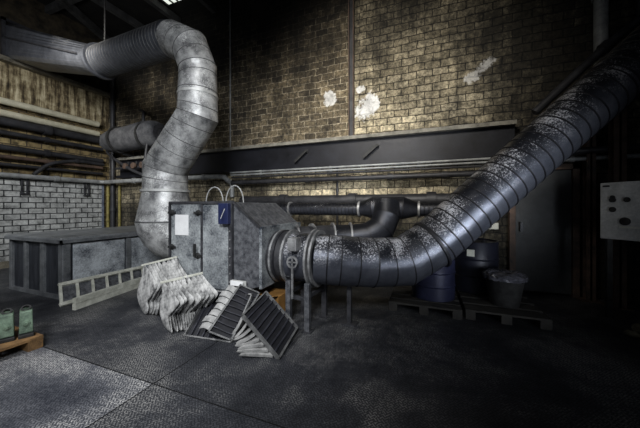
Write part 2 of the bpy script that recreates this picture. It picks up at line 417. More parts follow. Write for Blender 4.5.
# ------------------------------------------------------------------ the setting
WX, WY, CZ, RX = -8.28, 4.93, 6.0, 4.3
bm = BM(); box(bm, (WX-.3,-5,-.1), (RX+.3,WY+.3,0)); struct('floor', bm, 'floor')
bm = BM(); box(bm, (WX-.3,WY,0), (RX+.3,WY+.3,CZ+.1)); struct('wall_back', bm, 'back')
bm = BM(); box(bm, (WX-.3,-5,0), (WX,WY,CZ+.1)); struct('wall_left', bm, 'left')
bm = BM(); box(bm, (RX,-5,0), (RX+.3,WY,CZ+.1)); struct('wall_right', bm, 'rust')
bm = BM(); box(bm, (WX-.3,-5,CZ), (RX+.3,WY+.3,CZ+.15)); struct('ceiling', bm, 'ceil')
bm = BM(); box(bm, (WX,-5,0), (WX+.07,WY-.22,1.90)); struct('wall_left_lower', bm, 'white')
bm = BM(); box(bm, (WX,-5,4.33), (WX+.16,WY,4.42)); struct('trim_1', bm, 'concrete')
bm = BM(); box(bm, (WX,-5,0), (WX+.10,WY-.22,.14)); struct('baseboard_left', bm, 'concrete')
bm = BM(); box(bm, (WX+.0,WY-.218,0), (WX+.085,WY-.17,1.90)); struct('trim_2', bm, 'bluetrim')
# roof steel
bm = BM()
bar(bm, (-3.9,-3.6,5.8), (-8.05,4.8,5.8), .12, .16); struct('beam_1', bm, 'rafter')
for i, y in enumerate((.2, 1.9, 3.6)):
    bm = BM(); bar(bm, (WX,y,5.9), (RX,y,5.9), .09, .16); struct('beam_%d' % (i+2), bm, 'rafter')
for i, x in enumerate((-6.65,-5.58,-4.5,-3.4,-2.3)):
    bm = BM(); bar(bm, (x,-4.9,5.80), (x,4.9,5.80), .10, .15); struct('beam_%d' % (i+5), bm, 'rafter')
# small roof window above the pale duct
bm = BM(); box(bm, (-5.45,4.22,5.90), (-5.0,4.5,5.93)); w1 = struct('window_1', bm, 'rooflight')
bm = BM()
for x in (-5.47,-5.31,-5.16,-5.0): box(bm, (x-.02,4.2,5.885), (x+.02,4.52,5.94))
ob('window_frame', bm, 'rafter', w1)

# steel door in the back wall
bm = BM(); box(bm, (1.28,WY-.05,.04), (1.95,WY-.01,1.82)); d1 = struct('door_1', bm, 'doorm', bevel=.004)
bm = BM(); box(bm, (1.20,WY-.08,0), (1.275,WY-.002,1.9)); box(bm, (1.955,WY-.08,0), (2.03,WY-.002,1.9)); box(bm, (1.20,WY-.08,1.825), (2.03,WY-.002,1.9)); ob('door_frame', bm, 'rust', d1)
bm = BM(); box(bm, (1.33,WY-.10,.92), (1.36,WY-.05,1.06)); ob('door_handle', bm, 'frame', d1)

# ------------------------------------------------------------------ back wall steel and pipes
t = thing('steel_girder', (-3,4.85,2.05), 'long dark steel girder running along the back brick wall', 'girder')
bm = BM(); box(bm, (-7.6,4.80,2.10), (1.25,4.90,2.50)); ob('web', bm, 'beam', t)
bm = BM(); box(bm, (-7.6,4.70,2.50), (1.25,4.925,2.56)); ob('top_flange', bm, 'beamtop', t)
bm = BM(); box(bm, (-7.6,4.70,2.03), (1.25,4.925,2.10)); ob('bottom_flange', bm, 'beam', t)
for x in (-2.13, -.78):
    t = thing('hook_bracket', (x,4.80,2.3), 'iron hook bracket on the girder, %s' % ('left one, above the grey conduits' if x < -1 else 'right one, nearer the big dark duct'), 'bracket', 'hook brackets on the girder')
    bm = BM(); lathe(bm, (x,4.80,2.36), (0,-1,0), [(0,.035),(.03,.035),(.03,.02),(.06,.018)], 14); ob('boss', bm, 'ironb', t, smooth=True)
    bm = BM(); bar(bm, (x+.01,4.74,2.37), (x-.24,4.74,2.16), .03, .045); ob('arm', bm, 'ironb', t)
# vertical channel and cable on the brick
t = thing('wall_channel', (-1.27,4.88,2.56), 'dark vertical steel channel on the back brickwork beside white paint dabs', 'channel')
bm = BM(); box(bm, (-1.32,4.89,2.56), (-1.22,4.93,6)); ob('web', bm, 'pipedark', t)
for x in (-1.32,-1.235):
    bm = BM(); box(bm, (x,4.85,2.56), (x+.015,4.90,6)); ob('flange', bm, 'rust', t)
t = pipe_thing('wall_cable', [(-4.05,4.90,2.56),(-4.05,4.90,5.99)], .016, 'pipegrey', 'thin vertical cable on the back bricks just right of the pale duct', 'cable', clips=[((-4.05,4.90,z),(0,0,1)) for z in (3.0,4.0,5.0)])
# conduits below the girder
for i, (z, y, mt, w) in enumerate(((2.005,4.66,'pipegrey','uppermost and palest'), (1.955,4.68,'pipegrey','middle'), (1.905,4.70,'pipedark','lowest and darkest'))):
    pipe_thing('conduit', [(-3.85,y,z),(1.6,y,z)], .018, mt, 'straight conduit under the girder, %s of the close set of three' % w, 'conduit', 'conduits under the girder', clips=[((x,y,z),(1,0,0)) for x in (-3.1,-1.6,-.1)])
pipe_thing('conduit', [(-3.88,4.74,1.80),(1.25,4.74,1.80)], .042, 'pipedark', 'thick black pipe below the three conduits on the back wall', 'pipe', clips=[((x,4.74,1.80),(1,0,0)) for x in (-3.6,-2.1,-.55,.3)])
t = pipe_thing('wall_pipe', [(-8.12,-5,1.945),(-8.12,4.61,1.945),(-8.03,4.70,1.945),(-4.2,4.70,1.945),(-4.04,4.70,1.925),(-3.97,4.71,1.86),(-3.97,4.86,1.8),(-3.97,4.86,1.5)], .052, 'pipegrey', 'grey pipe above the white brickwork turning the corner along the back wall', 'pipe', clips=[((-8.12,1.0,1.945),(0,1,0)),((-8.12,3.7,1.945),(0,1,0)),((-6.9,4.70,1.945),(1,0,0)),((-4.6,4.70,1.945),(1,0,0))], n=18)
pipe_thing('conduit', [(-1.55,4.908,0),(-1.55,4.908,2.02)], .022, 'pipedark', 'short dark upright conduit on the pale bricks under the black pipe', 'conduit', clips=[((-1.55,4.90,1.6),(0,0,1))])
# left wall pipes
pipe_thing('wall_pipe', [(-8.16,-5,3.48),(-8.16,4.6,3.48)], .07, 'cream', 'upper of two cream painted pipes on the left wall', 'pipe', 'cream pipes on the left wall', clips=[((-8.16,y,3.48),(0,1,0)) for y in (1.2,)], n=18)
pipe_thing('wall_pipe', [(-8.16,-5,3.23),(-8.16,4.6,3.23)], .07, 'cream', 'lower of two cream painted pipes on the left wall', 'pipe', 'cream pipes on the left wall', clips=[((-8.16,y,3.23),(0,1,0)) for y in (1.2,)], n=18)
for z, r, mt, lab in ((3.06,.09,'pipedark','thickest sooty pipe, directly under the cream pipes'), (2.83,.05,'pipedark','thin black pipe above the yellow brown bricks'), (2.52,.06,'pipedark','black pipe across the yellow brown bricks'), (2.33,.04,'rust','thin rusty pipe across the yellow brown bricks'), (2.17,.035,'pipedark','thin black pipe just above the long grey pipe')):
    pipe_thing('wall_pipe', [(-8.17,-5,z),(-8.17,4.7,z)], r, mt, lab + ', left wall', 'pipe', clips=[((-8.17,3.55,z),(0,1,0)),((-8.17,1.3,z),(0,1,0))])
pipe_thing('corner_pipe', [(-7.98,4.85,0),(-7.98,4.85,5.9)], .055, 'pipedark', 'black vertical pipe standing in the far corner of the room', 'pipe', clips=[((-7.98,4.85,z),(0,0,1)) for z in (1.2,2.6,4.0)])
pipe_thing('corner_pipe', [(-8.15,4.83,0),(-8.15,4.83,1.88)], .035, 'yellow', 'dirty yellow vertical pipe beside the white bricks in the corner', 'pipe', clips=[((-8.15,4.83,z),(0,0,1)) for z in (.9,1.6)])
pipe_thing('corner_pipe', [(-7.75,4.88,0),(-7.75,4.88,1.88)], .03, 'yellow', 'thin yellow pipe on the back wall right of the black corner pipe', 'pipe', clips=[((-7.75,4.88,z),(0,0,1)) for z in (.9,1.6)])
pipe_thing('bent_pipe', [(-8.12,3.3,2.0),(-8.12,3.6,2.28),(-8.12,4.1,2.42),(-8.12,4.7,2.42)], .04, 'pipedark', 'curved black pipe rising from the grey pipe towards the corner', 'pipe', clips=[((-8.12,4.1,2.42),(0,1,0))], sub=6)
pipe_thing('bent_pipe', [(-7.75,4.6,2.9),(-7.65,4.55,2.65),(-6.9,4.55,2.25),(-6.4,4.6,2.05)], .035, 'pipedark', 'sloping black pipe hanging below the lagged tank', 'pipe', clips=[((-6.9,4.55,2.25),(1,0,-.5))], sub=5)
for y, lab in ((3.18,'left one'), (4.35,'right one, near the corner')):
    t = thing('pipe_hanger', (-8.2,y,1.55), 'dark pipe strap hanging on the white bricks, %s' % lab, 'bracket', 'pipe straps on the white bricks')
    for dy in (-.045,.045):
        bm = BM(); box(bm, (-8.2,y+dy-.014,1.55), (-8.17,y+dy+.014,1.95)); ob('strap', bm, 'frame', t)
    bm = BM(); box(bm, (-8.205,y-.07,1.55), (-8.165,y+.07,1.585)); ob('cross_piece', bm, 'frame', t)

# lagged tank in the corner
t = thing('lagged_tank', (-6.6,4.5,2.62), 'dark lagged tank slung high in the corner beside the pale duct', 'tank')
bm = BM()
prof = [(0,.10),(.02,.17),(.08,.24),(.35,.28),(.9,.31),(1.5,.32),(1.78,.31),(1.86,.26),(1.90,.20)]
lathe(bm, (-7.62,4.50,2.93), (1,0,.035), prof, 12)
for v in bm.verts: v.co += V((random.uniform(-.012,.012), random.uniform(-.015,.015), random.uniform(-.02,.02)))
ob('lagging', bm, 'tank', t, smooth=True)
bm = BM(); annulus(bm, (-5.74,4.50,2.995), (1,0,.035), .10, .20, .10, 24); ob('end_ring', bm, 'frame', t, smooth=True)
bm = BM(); lathe(bm, (-5.80,4.50,2.99), (1,0,.035), [(0,.12),(.05,.12)], 20); ob('end_cap', bm, 'ironb', t)
for x in (-7.1,-6.1):
    bm = BM(); annulus(bm, (x,4.5,2.95), (1,0,.035), .31, .335, .06, 24); ob('band', bm, 'ironb', t, smooth=True)
    bm = BM(); bar(bm, (x,4.55,2.62), (x,4.92,2.58), .06, .06); ob('wall_bracket', bm, 'ironb', t)
bm = BM(); tube(bm, smooth_path([(-6.35,4.55,3.2),(-6.35,4.55,3.5),(-6.45,4.62,3.62),(-6.9,4.85,3.78)],5), .035, 10); ob('riser_pipe', bm, 'pipedark', t, smooth=True)
bm = BM(); tube(bm, [(-5.95,4.35,2.72),(-5.95,4.30,2.35),(-5.75,4.35,2.2)], .03, 10); ob('drain_pipe', bm, 'pipedark', t, smooth=True)
pipe_thing('manifold_pipe', [(-7.5,4.64,2.27),(-5.7,4.64,2.27)], .03, 'pipedark', 'short dark pipe carrying four valves under the lagged tank', 'pipe', clips=[((-7.3,4.64,2.27),(1,0,0))])
for i in range(4):
    x = -7.0+i*.3
    tt = thing('valve', (x,4.72,2.30), 'small round dark valve in the row under the tank, %s' % ('farthest left','second from left','third from left','farthest right')[i], 'valve', 'valves under the tank')
    bm = BM(); lathe(bm, (x,4.62,2.30), (0,-1,0), [(0,.03),(.06,.03),(.06,.075),(.10,.075),(.11,.04)], 14); ob('wheel', bm, 'rust', tt, smooth=True)
    bm = BM(); tube(bm, [(x,4.62,2.26),(x,4.62,2.42)], .018, 8); ob('stem', bm, 'ironb', tt)

# ------------------------------------------------------------------ pale duct with rectangular transition
t = thing('supply_duct', (-3.57,2.9,1.0), 'pale weathered round duct rising from the cabinet and turning to the left wall', 'duct')
YD = 2.9
# flared boot elbow into the cabinet
bm = BM(); duct(bm, [(-3.57,YD,1.52),(-3.57,YD,1.08),(-3.55,YD,.98),(-3.49,YD,.90),(-3.40,YD,.85),(-3.28,YD,.83),(-2.945,YD,.83)], [.30,.385,.375,.355,.34,.325,.30], 36, joints=False)
ob('boot_elbow', bm, ['galv','galvseam'], t, smooth=True)
bm = BM(); annulus(bm, (-3.57,YD,1.52), (0,0,1), .29, .325, .035); ob('joint_band', bm, 'galvband', t, smooth=True)
bm = BM(); annulus(bm, (-3.57,YD,1.08), (0,0,1), .37, .392, .02); ob('joint_band', bm, 'galvseam', t, smooth=True)
bm = BM(); duct(bm, [(-3.57,YD,1.53),(-3.57,YD,1.86),(-2.95,YD,2.56),(-2.95,YD,3.22),(-3.08,YD-.01,3.53),(-3.42,YD-.03,3.72)], [.30,.295,.265,.245,.245,.245], 36, seam=.21, seam_h=.003, seam_w=.010, joint_w=.008)
ob('riser', bm, ['galv','galvseam'], t, smooth=True)
bm = BM(); annulus(bm, (-2.95,YD,2.83), (0,0,1), .24, .265, .035); ob('joint_band', bm, 'galvband', t, smooth=True)
bm = BM(); duct(bm, [(-3.42,YD-.03,3.72),(-4.98,YD-.05,3.68)], [.243,.235], 36, seam=.062, seam_h=.004, seam_w=.016, joint_w=.012)
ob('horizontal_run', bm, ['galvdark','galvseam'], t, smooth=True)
bm = BM(); annulus(bm, (-4.97,YD-.05,3.68), (1,0,0), .23, .275, .05); ob('flange', bm, 'galvdark', t, smooth=True)
bm = BM()   # round to rectangular transition
n = 36; A = []; B = []
for j in range(n):
    a = 2*PI*j/n; A.append(V((-4.98, YD-.05+.235*math.cos(a), 3.68+.235*math.sin(a))))
    k = max(abs(math.cos(a)), abs(math.sin(a))); B.append(V((-8.22, YD+.34+.34*math.cos(a)/k, 4.80+.37*math.sin(a)/k)))
va = [bm.verts.new(p) for p in A]; vb = [bm.verts.new(p) for p in B]
for j in range(n): bm.faces.new((va[j], va[(j+1)%n], vb[(j+1)%n], vb[j]))
bm.faces.new(va); bm.faces.new(vb)
ob('transition', bm, 'galvdark', t)
bm = BM(); bar(bm, (-5.2,YD-.275,3.75), (-8.2,YD-.02,4.84), .03, .025); ob('transition_seam', bm, 'frame', t)
bm = BM()
for (a, b) in (((-8.25,YD-.06,4.40),(-8.19,YD+.74,4.45)), ((-8.25,YD-.06,5.19),(-8.19,YD+.74,5.25)), ((-8.25,YD-.06,4.40),(-8.19,YD+.0,5.25)), ((-8.25,YD+.68,4.40),(-8.19,YD+.74,5.25))): box(bm, a, b)
ob('wall_flange', bm, 'frame', t)
pipe_thing('hanger_rod', [(-4.85,2.83,3.98),(-4.85,2.83,5.9)], .012, 'ironb', 'thin iron rod hanging from the roof to the pale duct', 'rod', clips=[((-4.85,2.83,4.02),(0,0,1))], n=8)

# ------------------------------------------------------------------ filter cabinet
X0, X1, Y0, Y1, Z0, Z1 = -2.93, -1.98, 2.45, 3.37, .34, 1.34
t = thing('filter_cabinet', ((X0+X1)/2,(Y0+Y1)/2,0), 'scuffed grey steel filter cabinet with sloping hood between the two big ducts', 'cabinet')
bm = BM(); box(bm, (X0,Y0,Z0), (X1,Y1,Z1)); ob('housing', bm, 'cab', t, bevel=.006)
xm = -2.42
bm = BM(); box(bm, (X0+.03,Y0-.022,Z0+.03), (xm-.01,Y0-.001,Z1-.02)); door = ob('door', bm, 'cab', t, bevel=.005)
for x, z in ((X0+.05,1.22),(xm-.045,1.22),(X0+.05,.80),(xm-.05,.72)):
    bm = BM(); lathe(bm, (x,Y0-.018,z), (0,-1,0), [(0,.035),(.012,.035),(.018,.02),(.035,.02)], 14); box(bm, (x-.06,Y0-.04,z-.014), (x+.06,Y0-.024,z+.014)); ob('latch', bm, 'ironb', door, smooth=True)
bm = BM(); box(bm, (xm-.075,Y0-.075,.72), (xm-.055,Y0-.05,.86)); ob('handle', bm, 'ironb', door)
bm = BM(); box(bm, (xm+.01,Y0-.014,Z0+.02), (X1-.045,Y0-.001,Z1-.015)); ob('side_panel', bm, 'cab', t, bevel=.004)
bm = BM(); bar(bm, (X1-.02,Y0-.015,Z0-.02), (X1-.02,Y0-.015,Z1+.02), .045, .045); post = ob('corner_post', bm, 'frame', t)
for k in range(11): ob('rivet', lathe(BM(), (X1-.02,Y0-.037,Z0+.03+k*.093), (0,-1,0), [(0,.009),(.008,.008)], 8), 'flange', post, smooth=True)
bm = BM(); bar(bm, (xm,Y0-.012,Z0), (xm,Y0-.012,Z1), .02, .03); ob('mullion', bm, 'frame', t)
bm = BM(); bar(bm, (X0,Y0-.012,Z1), (X1,Y0-.012,Z1), .04, .03); ob('top_rail', bm, 'frame', t)
bm = BM(); bar(bm, (X0+.005,Y0-.012,Z0), (X0+.005,Y0-.012,Z1), .03, .03); ob('corner_post', bm, 'frame', t)
bm = BM()  # collar where the pale duct enters
lathe_ring(bm, V((-2.95,YD,.83)), V((1,0,0)), [(0,.29),(0,.36),(.025,.36),(.025,.29)], 32); ob('duct_collar', bm, 'frame', t)
bm = BM()
hexa(bm, [(X1,Y0,.34),(-1.62,Y0,.44),(-1.62,Y1,.44),(X1,Y1,.34),(X1,Y0,1.34),(-1.62,Y0,1.06),(-1.62,Y1,1.06),(X1,Y1,1.34)])
hood = ob('hood', bm, 'cabdark', t, bevel=.006)
bm = BM(); box(bm, (-1.635,Y0-.02,.42), (-1.60,Y1+.02,1.08)); ob('end_plate', bm, 'cab', t, bevel=.003)
bm = BM(); bar(bm, (X1,Y0-.008,1.345), (-1.62,Y0-.008,1.068), .03, .02); ob('hood_edge', bm, 'frame', hood)
for x, y in ((X0+.06,Y0+.06),(X1-.06,Y0+.06),(X0+.06,Y1-.06),(X1-.06,Y1-.06)):
    bm = BM(); box(bm, (x-.04,y-.04,0), (x+.04,y+.04,Z0)); ob('leg', bm, 'frame', t)
bm = BM(); box(bm, (-2.125,Y0-.085,1.10), (-1.99,Y0-.03,1.33)); sw = ob('switch_box', bm, 'bluebox', t, bevel=.008)
bm = BM(); bar(bm, (-2.085,Y0-.087,1.16), (-2.03,Y0-.087,1.27), .010, .003, up=(0,1,0)); ob('lightning_mark', bm, 'wirewhite', sw)
for (xa, xb, h) in ((-2.40,-2.15,1.52), (-2.11,-1.87,1.53)):
    a = [(xa+(xb-xa)*(.5-.5*math.cos(PI*k/10)), Y0+.03, 1.34+(h-1.34)*math.sin(PI*k/10)) for k in range(11)]
    bm = BM(); tube(bm, a, .0065, 8); ob('cable_loop', bm, 'wirewhite', t, smooth=True)
bm = BM(); obox(bm, (-2.83,Y0-.027,.95), (.215,0,0), (0,0,.245), (0,.003,0)); tag(ob('paper_notice', bm, 'paper'), 'blank white sheet of paper on the cabinet door', 'notice')

# ------------------------------------------------------------------ big dark duct
YB, ZB = 2.78, .725
t = thing('exhaust_duct', (-1.3,YB,.4), 'large dark spiral duct climbing from the cabinet hood to the upper right', 'duct')
bm = BM(); duct(bm, [(-1.60,YB,ZB),(-1.42,YB,ZB)], [.285,.285], 40, seam=.05, seam_h=.012, seam_w=.03); ob('flexible_collar', bm, ['rubber','blackseam'], t, smooth=True)
bm = BM(); duct(bm, [(-1.42,YB,ZB),(-1.12,YB,ZB)], [.265,.265], 40); damper = ob('damper_body', bm, ['black','blackseam'], t, smooth=True)
bm = BM(); duct(bm, [(-1.12,YB,ZB-.005),(-.86,2.84,ZB-.02),(-.55,3.0,.675),(-.22,3.20,.675),(.07,3.335,.86)], [.272,.268,.268,.27,.27], 44, seam=.21, seam_h=.005, seam_w=.014, joint_w=.012)
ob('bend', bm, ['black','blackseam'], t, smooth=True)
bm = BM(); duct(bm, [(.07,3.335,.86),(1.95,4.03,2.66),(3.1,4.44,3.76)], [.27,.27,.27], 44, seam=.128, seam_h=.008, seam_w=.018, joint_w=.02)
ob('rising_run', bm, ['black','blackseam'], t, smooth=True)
for x, r in ((-1.55,.30),(-1.41,.305),(-1.13,.32),(-1.085,.31)):
    bm = BM(); annulus(bm, (x,YB,ZB), (1,0,0), .262, r, .022); fl = ob('flange', bm, 'flange', t, smooth=True)
bm = BM(); annulus(bm, (-1.25,YB-.335,.73), (0,1,0), .045, .062, .018, 24)
for a in (0, PI/2): bar(bm, (-1.25-.05*math.cos(a),YB-.335,.73-.05*math.sin(a)), (-1.25+.05*math.cos(a),YB-.335,.73+.05*math.sin(a)), .012, .012, up=(0,1,0))
hw = ob('handwheel', bm, 'flange', t, smooth=True)
bm = BM(); tube(bm, [(-1.25,YB-.25,.73),(-1.25,YB-.335,.73)], .02, 10); ob('spindle', bm, 'frame', hw)
bm = BM(); tube(bm, [(-1.25,YB-.335,.67),(-1.25,YB-.335,.36)], .013, 10); ob('lever', bm, 'flange', t)
bm = BM(); box(bm, (-1.31,YB-.33,.84), (-1.21,YB-.20,.97)); ob('actuator_box', bm, 'flange', t, bevel=.006)
bm = BM(); annulus(bm, (.07,3.335,.86), (.75,.35,.55), .26, .293, .03); ob('joint_band', bm, 'blackseam', t, smooth=True)
# stand below the damper
t = thing('duct_stand', (-1.22,2.77,0), 'steel stand with four legs under the damper of the dark duct', 'stand')
for x, y in ((-1.37,2.60),(-1.13,2.56),(-1.37,2.98),(-1.10,2.98)):
    bm = BM(); box(bm, (x-.027,y-.027,0), (x+.027,y+.027,.50)); ob('leg', bm, 'cabdark' if y < 2.8 else 'frame', t)
    bm = BM(); box(bm, (x-.05,y-.05,0), (x+.05,y+.05,.012)); ob('foot_plate', bm, 'frame', t)
bm = BM(); bar(bm, (-1.37,2.60,.33), (-1.13,2.56,.33), .03, .04); bar(bm, (-1.13,2.56,.36), (-1.10,2.98,.36), .03, .04); bar(bm, (-1.37,2.60,.36), (-1.37,2.98,.36), .03, .04); ob('cross_bar', bm, 'frame', t)
for x in (-1.37,-1.16):
    bm = BM(); ss = 12; rows = []
    for k in range(ss+1):
        a = PI*1.22+PI*.56*k/ss; c, d = math.cos(a), math.sin(a)
        rows.append([bm.verts.new((x+dx,YB+r*c,ZB+r*d)) for dx, r in ((-.025,.268),(.025,.268),(.025,.282),(-.025,.282))])
    for k in range(ss):
        for q in range(4): bm.faces.new((rows[k][q], rows[k][(q+1)%4], rows[k+1][(q+1)%4], rows[k+1][q]))
    bm.faces.new(rows[0][::-1]); bm.faces.new(rows[-1])
    ob('saddle', bm, 'frame', t)
t = thing('duct_prop', (-.78,2.92,0), 'single slim steel prop under the dark duct right of the stand', 'prop')
bm = BM(); box(bm, (-.80,2.88,0), (-.755,2.925,.47)); ob('post', bm, 'frame', t)
bm = BM(); box(bm, (-.86,2.84,0), (-.69,2.965,.012)); ob('foot_plate', bm, 'frame', t)

# ------------------------------------------------------------------ second duct with tee behind
t = thing('branch_duct', (-.6,3.9,.6), 'smaller dark branch duct rising in a tee behind the big duct', 'duct')
bm = BM(); duct(bm, [(-1.60,3.20,.86),(-1.45,3.3,.86),(-1.25,3.62,.86)], [.17,.17,.17], 28); ob('stub', bm, ['rubber','blackseam'], t, smooth=True)
pth = [(-1.25,3.62,.86),(-1.0,3.78,.86),(-.75,3.88,.88),(-.58,3.95,.98),(-.52,4.02,1.15),(-.52,4.12,1.33)]
bm = BM(); duct(bm, pth, [.17,.17,.18,.19,.19,.19], 28, joint_w=.01); ob('elbow', bm, ['blackdull','blackseam'], t, smooth=True)
for c, ax in (((-1.58,3.22,.86),(.8,.6,0)), ((-1.42,3.36,.86),(.7,.7,0)), ((-1.22,3.64,.86),(.8,.5,0)), ((-1.0,3.78,.86),(.9,.4,0))):
    bm = BM(); annulus(bm, c, ax, .16, .205, .022, 28); ob('flange', bm, 'flange', t, smooth=True)
bm = BM(); duct(bm, [(-3.1,4.25,1.25),(-.95,4.25,1.25)], [.10,.10], 22, seam=.06, seam_h=.003, seam_w=.014); ob('spiral_pipe', bm, ['blackdull','blackseam'], t, smooth=True)
bm = BM(); duct(bm, [(-.95,4.25,1.25),(-.74,4.22,1.27),(-.30,4.22,1.27),(-.10,4.25,1.25)], [.10,.17,.17,.10], 26); ob('tee', bm, ['blackdull','blackseam'], t, smooth=True)
bm = BM(); duct(bm, [(-.10,4.25,1.25),(.75,4.25,1.25)], [.10,.10], 22, seam=.06, seam_h=.003, seam_w=.014); ob('spiral_pipe', bm, ['blackdull','blackseam'], t, smooth=True)
for x in (-.97,-.08,-2.2):
    bm = BM(); annulus(bm, (x,4.25,1.25), (1,0,0), .095, .125, .03, 24); ob('clamp', bm, 'flange', t, smooth=True)
pipe_thing('wall_pipe', [(-3.6,4.72,1.40),(.9,4.72,1.40)], .10, 'pipedark', 'fat black pipe on the back wall directly above the spiral branch duct', 'pipe', clips=[((x,4.72,1.40),(1,0,0)) for x in (-2.6,-1.2,.1)], n=20)

# ------------------------------------------------------------------ big metal bin at left
bx0, bx1, by0, by1, bh = -6.08, -4.66, 2.19, 4.25, .86
t = thing('metal_bin', ((bx0+bx1)/2,(by0+by1)/2,0), 'large lidded grey metal bin standing before the white brick wall', 'bin')
bm = BM(); box(bm, (bx0+.03,by0+.03,.0), (bx1-.03,by1-.03,bh-.05)); ob('body', bm, 'bindark', t)
bm = BM(); box(bm, (bx0-.03,by0-.04,bh-.06), (bx1+.04,by1+.03,bh)); lid = ob('lid', bm, 'lid', t, bevel=.008)
bm = BM(); box(bm, (bx0-.035,by0-.045,bh-.075), (bx1+.045,by0-.02,bh-.03)); box(bm, (bx1+.02,by0-.045,bh-.075), (bx1+.045,by1,bh-.03)); ob('lid_edge', bm, 'bin', lid)
for x, w in ((bx0,.07),(bx0+.42,.07),(bx0+.86,.09),(bx1-.10,.10)):
    bm = BM(); box(bm, (x,by0-.005,0), (x+w,by0+.05,bh-.06)); ob('rib', bm, 'bin', t, bevel=.004)
for y, w in ((by0,.09),(by0+.86,.07),(by1-.08,.08)):
    bm = BM(); box(bm, (bx1-.06,y,0), (bx1+.005,y+w,bh-.06)); ob('rib', bm, 'bin', t, bevel=.004)
for y0, y1 in ((by0+.13,by0+.84),(by0+.95,by1-.1)):
    bm = BM(); box(bm, (bx1-.045,y0,.07), (bx1-.018,y1,bh-.10)); ob('panel', bm, 'binpanel', t, bevel=.004)
bm = BM(); box(bm, (bx0,by0-.008,0), (bx1,by0+.03,.05)); box(bm, (bx1-.03,by0,0), (bx1+.008,by1,.05)); ob('base_rail', bm, 'bin', t)

# pale slatted rack leaning on the bin, and the beam in front
t = thing('slatted_rack', (-4.5,2.6,0), 'off white ladder like rack leaning against the metal bin', 'rack')
La, Lb = V((-4.36,2.02,.03)), V((-4.43,3.19,.03)); Ua, Ub = V((-4.585,2.11,.235)), V((-4.585,3.28,.235))
nrm = (Lb-La).cross(Ua-La).normalized()
bm = BM(); bar(bm, La, Lb, .05, .035, up=tuple(nrm)); ob('rail', bm, 'paleframe', t, bevel=.003)
bm = BM(); bar(bm, Ua, Ub, .05, .035, up=tuple(nrm)); ob('rail', bm, 'paleframe', t, bevel=.003)
for k in range(7):
    f = k/6*.97+.015; bm = BM(); bar(bm, La.lerp(Lb,f), Ua.lerp(Ub,f), .032, .02, up=tuple(nrm)); ob('rung', bm, 'paleframe', t)
bm = BM(); obox(bm, La+(Lb-La)*.02+nrm*-.02, (Lb-La)*.96, (Ua-La), nrm*.006); ob('back_sheet', bm, 'cabdark', t)
t = thing('pale_beam', (-4.15,2.45,0), 'off white wooden beam lying on the floor before the slatted rack', 'beam')
d = V((-.20,1.0,0)); s = V((-1,-.2,0)).normalized()*.05
bm = BM(); obox(bm, (-4.05,2.03,0), d, s, (0,0,.075)); ob('lower_board', bm, 'paleframe', t, bevel=.004)
bm = BM(); obox(bm, (-4.045,2.03,.078), d, s, (0,0,.072)); ob('upper_board', bm, 'paleframe', t, bevel=.004)

# ------------------------------------------------------------------ bag filters
U = V((.9323,.3616,0)); DN = V((0,0,-1)); FW = V((-.3616,.9323,0))
def closed_smooth(pts, sub=5):
    n = len(pts); out = []
    for i in range(n):
        a, b, c, d = (V(pts[(i+k) % n]) for k in (-1,0,1,2))
        for j in range(sub):
            t = j/sub
            out.append(.5*((2*b)+(c-a)*t+(2*a-5*b+4*c-d)*t*t+(3*b-a-3*c+d)*t**3))
    return out
def pocket(o, outline, ex, ey, th, k):
    """a floppy flat fleece pocket: outline in (ex, ey), padded along the normal"""
    bm = BM(); nn = ex.cross(ey).normalized()
    if nn.dot(FW) < 0: nn = -nn
    pts = closed_smooth([(a, b, 0) for a, b in outline], 4); cx = sum(p.x for p in pts)/len(pts); cy = sum(p.y for p in pts)/len(pts)
    rings = []
    for sc, dz in ((.0,-.5),(.5,-.52),(.82,-.46),(.96,-.28),(1,0),(.96,.28),(.82,.46),(.5,.5),(0,.5)):
        row = []
        for p in pts:
            x = cx+(p.x-cx)*sc; y = cy+(p.y-cy)*sc
            wv = .008*math.sin(13*y+k*1.3)+.006*math.sin(10*x+k)
            row.append(o + ex*x + ey*y + nn*(dz*th+wv))
        rings.append(row)
    n = len(pts); vs = []
    for ri, row in enumerate(rings):
        if ri in (0, len(rings)-1):
            c = sum(row, V((0,0,0)))/n; vs.append([bm.verts.new(c)])
        else: vs.append([bm.verts.new(p) for p in row])
    for a in range(len(vs)-1):
        for j in range(n):
            q = (j+1) % n
            if len(vs[a]) == 1: bm.faces.new((vs[a][0], vs[a+1][q], vs[a+1][j]))
            elif len(vs[a+1]) == 1: bm.faces.new((vs[a][j], vs[a][q], vs[a+1][0]))
            else: bm.faces.new((vs[a][j], vs[a][q], vs[a+1][q], vs[a+1][j]))
    return bm
EX = (U*.75-FW*.66).normalized()
def bag_filter(h0, h1, outline, npk, label, zmin=.01):
    h0, h1 = V(h0), V(h1)
    t = thing('bag_filter', ((h0.x+h1.x)/2,(h0.y+h1.y)/2,0), label, 'filter', 'loose bag filters on the floor')
    for k in range(npk):
        f = (k+.5)/npk; o = h0.lerp(h1, f)
        jit = [(a*(1+.05*math.sin(k*2.1))+.006*math.sin(k*1.7+i*.4), b*(1+.012*math.sin(k*1.9))) for i, (a, b) in enumerate(outline)]
        top = max(b for a, b in jit); s = (o.z-zmin)/top
        if s < 1.25: jit = [(a, b*s) for a, b in jit]
        ob('pocket', pocket(o, jit, EX, DN, (h1-h0).length/npk*.44, k), 'fabric', t, smooth=True)
    bm = BM(); bar(bm, h0+V((0,0,.006)), h1+V((0,0,.006)), .03, .022); ob('header_bar', bm, 'paleframe', t, bevel=.003)
    return t
